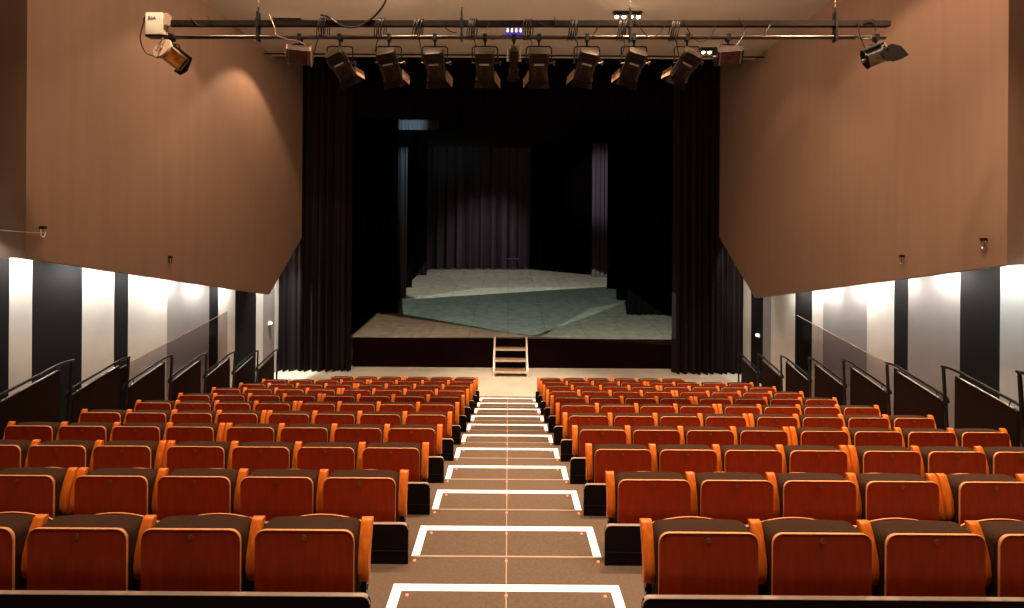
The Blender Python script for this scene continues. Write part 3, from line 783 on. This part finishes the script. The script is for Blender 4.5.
MB().prism([((a - 877) * .012, -(b_ - 36.5) * .012) for a, b_ in ((876, 50), (885, 47), (893, 49), (897, 53), (901, 58), (894, 62), (886, 64.5), (879, 63), (875, 57))], 'y', -.135, -.127).build('visor', M['dark_metal'], t)
MB().box(-.10, .09, -.10, -.02, .115, .125).xform(rot).build('top_fin', M['metal'], t)

# cables on the bar
def cable(pts, r, lab, m=None, name='cable', grp='cables looped on the lighting bar'):
    # Catmull-Rom smoothing
    P = [Vector(p) for p in pts]; P = [P[0]] + P + [P[-1]]; out = []
    for i in range(1, len(P) - 2):
        for q in range(6):
            t = q / 6
            out.append(.5 * ((2 * P[i]) + (-P[i - 1] + P[i + 1]) * t + (2 * P[i - 1] - 5 * P[i] + 4 * P[i + 1] - P[i + 2]) * t * t + (-P[i - 1] + 3 * P[i] - 3 * P[i + 1] + P[i + 2]) * t ** 3))
    out.append(P[-2])
    return tag(MB().tube(out, r, 6).build(name, m or M['cable'], None, 60), lab, 'cable', grp)
def pt(px, py, dy=-.045): return ((px - 508) * RY / 500, RY + dy, CZ + (243 - py) * RY / 500)
cable([pt(386, -12), pt(384, 4), pt(374, 18), pt(360, 28), pt(348, 30), pt(338, 27), pt(328, 20), pt(320, 18)], .013, 'thick black cable curving down from above onto the bar', name='power_cable', grp=None)
cable([pt(145, 24), pt(141, 42), pt(146, 56), pt(155, 60), pt(160, 60)], .006, 'thin cable drooping from the white box to the left floodlight')
cable([pt(158, 16), pt(162, 26), pt(170, 30), pt(178, 26), pt(180, 24)], .006, 'short loop of cable right of the white box')
cable([pt(188, 19), pt(196, 27), pt(203, 30), pt(209, 25), pt(208, 20)], .006, 'slack cable loop between the white box and the first hanger')
cable([pt(269, 18), pt(274, 30), pt(276, 38), pt(286, 42), pt(300, 45), pt(310, 52)], .006, 'pale cable running to the small brown floodlight', M['wire'])
def bundle(px, lab, tail=None):
    rr = random.Random(int(px)); t = empty('cable_bundle', pt(px, 29), lab, 'cable', 'coiled cable bundles on the lighting bar')
    for q in range(4):
        dx = (q - 1.5) * .028; mb = MB(); n = 16; a0 = rr.uniform(0, 1)
        pts = [(dx + .022 * math.sin(a * .4 + a0) + rr.uniform(-.004, .004), .05 + .055 * math.cos(2 * math.pi * a / n), .125 * math.sin(2 * math.pi * a / n) - .005) for a in range(n + 1)]
        mb.tube(pts, .006, 6); mb.build('coil', M['cable'], t, 60)
    if tail:
        o = Vector(pt(px, 29)); mb = MB()
        P = [Vector(pt(a, b)) - o for a, b in tail]; mb.tube(P, .006, 6); mb.build('tail', M['cable'], t, 60)
bundle(321, 'dark cable bundle above the leftmost boxy lantern', [(321, 36), (316, 46), (313, 58)])
bundle(378, 'dark cable bundle above the second boxy lantern', [(380, 36), (376, 44), (374, 54)])
bundle(416, 'dark cable bundle left of the third boxy lantern', [(416, 36), (419, 46), (421, 58), (428, 62)])
bundle(470, 'dark cable bundle above the lantern left of the slim spotlight', [(470, 36), (474, 46), (472, 56)])
bundle(526, 'dark cable bundle right of the violet diodes', [(526, 36), (530, 44), (526, 58)])
bundle(571, 'dark cable bundle above the third boxy lantern from the right', [(571, 36), (575, 44), (574, 60)])
bundle(620, 'dark cable bundle beside the hanger over the second boxy lantern from the right', [(620, 36), (622, 46), (618, 60)])
bundle(672, 'dark cable bundle above the rightmost boxy lantern', [(672, 36), (674, 46), (676, 58)])
cable([pt(441, 24), pt(446, 32), pt(455, 35)], .005, 'short cable slanting between the rails left of the second hanger')
cable([pt(487, 25), pt(483, 33), pt(480, 37), pt(492, 41), pt(502, 36)], .005, 'cable dipping under the pipe left of the violet diodes')
cable([pt(536, 23), pt(545, 28), pt(553, 26), pt(552, 18)], .005, 'slack cable right of the violet diodes')
cable([pt(597, 24), pt(592, 34), pt(586, 42)], .005, 'thin cable slanting to the third boxy lantern from the right')
cable([pt(632, 20), pt(640, 32), pt(648, 39), pt(656, 34), pt(662, 26)], .005, 'cable sagging between the last two boxy lanterns')
cable([pt(680, 20), pt(688, 36), pt(698, 42), pt(708, 36), pt(712, 24)], .005, 'cable sagging left of the framed floodlight')
cable([pt(735, 19), pt(741, 28), pt(738, 38), pt(730, 48)], .005, 'cable dropping to the framed floodlight')
cable([pt(766, 25), pt(763, 30), pt(761, 36)], .005, 'short cable stub right of the framed floodlight')
cable([pt(853, 20), pt(854, 30), pt(858, 42), pt(863, 52)], .006, 'thin cable dropping to the black floodlight')
cable([pt(860, 20), pt(868, 19), pt(871, 27), pt(867, 36), pt(860, 38)], .005, 'curled cable loop near the right end of the bar')

# ceiling spot clusters
def cluster(x, y, lab, n=4):
    t = empty('ceiling_spotlight', (x, y, CEIL), lab, 'ceiling light', 'spot clusters on the ceiling')
    MB().box(-.30, .30, -.05, .05, -.03, 0).build('track', M['dark_metal'], t)
    for i in range(n):
        px = -.225 + .15 * i
        h = MB().cyl((px, 0, -.03), (px, 0, -.10), .04, .055, 12).build('lamp_head', M['dark_metal'], t, 40)
        MB().ball((px, -.01, -.105), .042, 10).build('bulb', M['bulb'], h, 60)
cluster(2.45, 10.45, 'bright spot cluster on the ceiling above the right half of the bar')
cluster(5.0, 12.35, 'bright spot cluster low on the ceiling near the right wall')
cluster(-4.85, 10.9, 'bright spot cluster behind the bar near the left hanger')
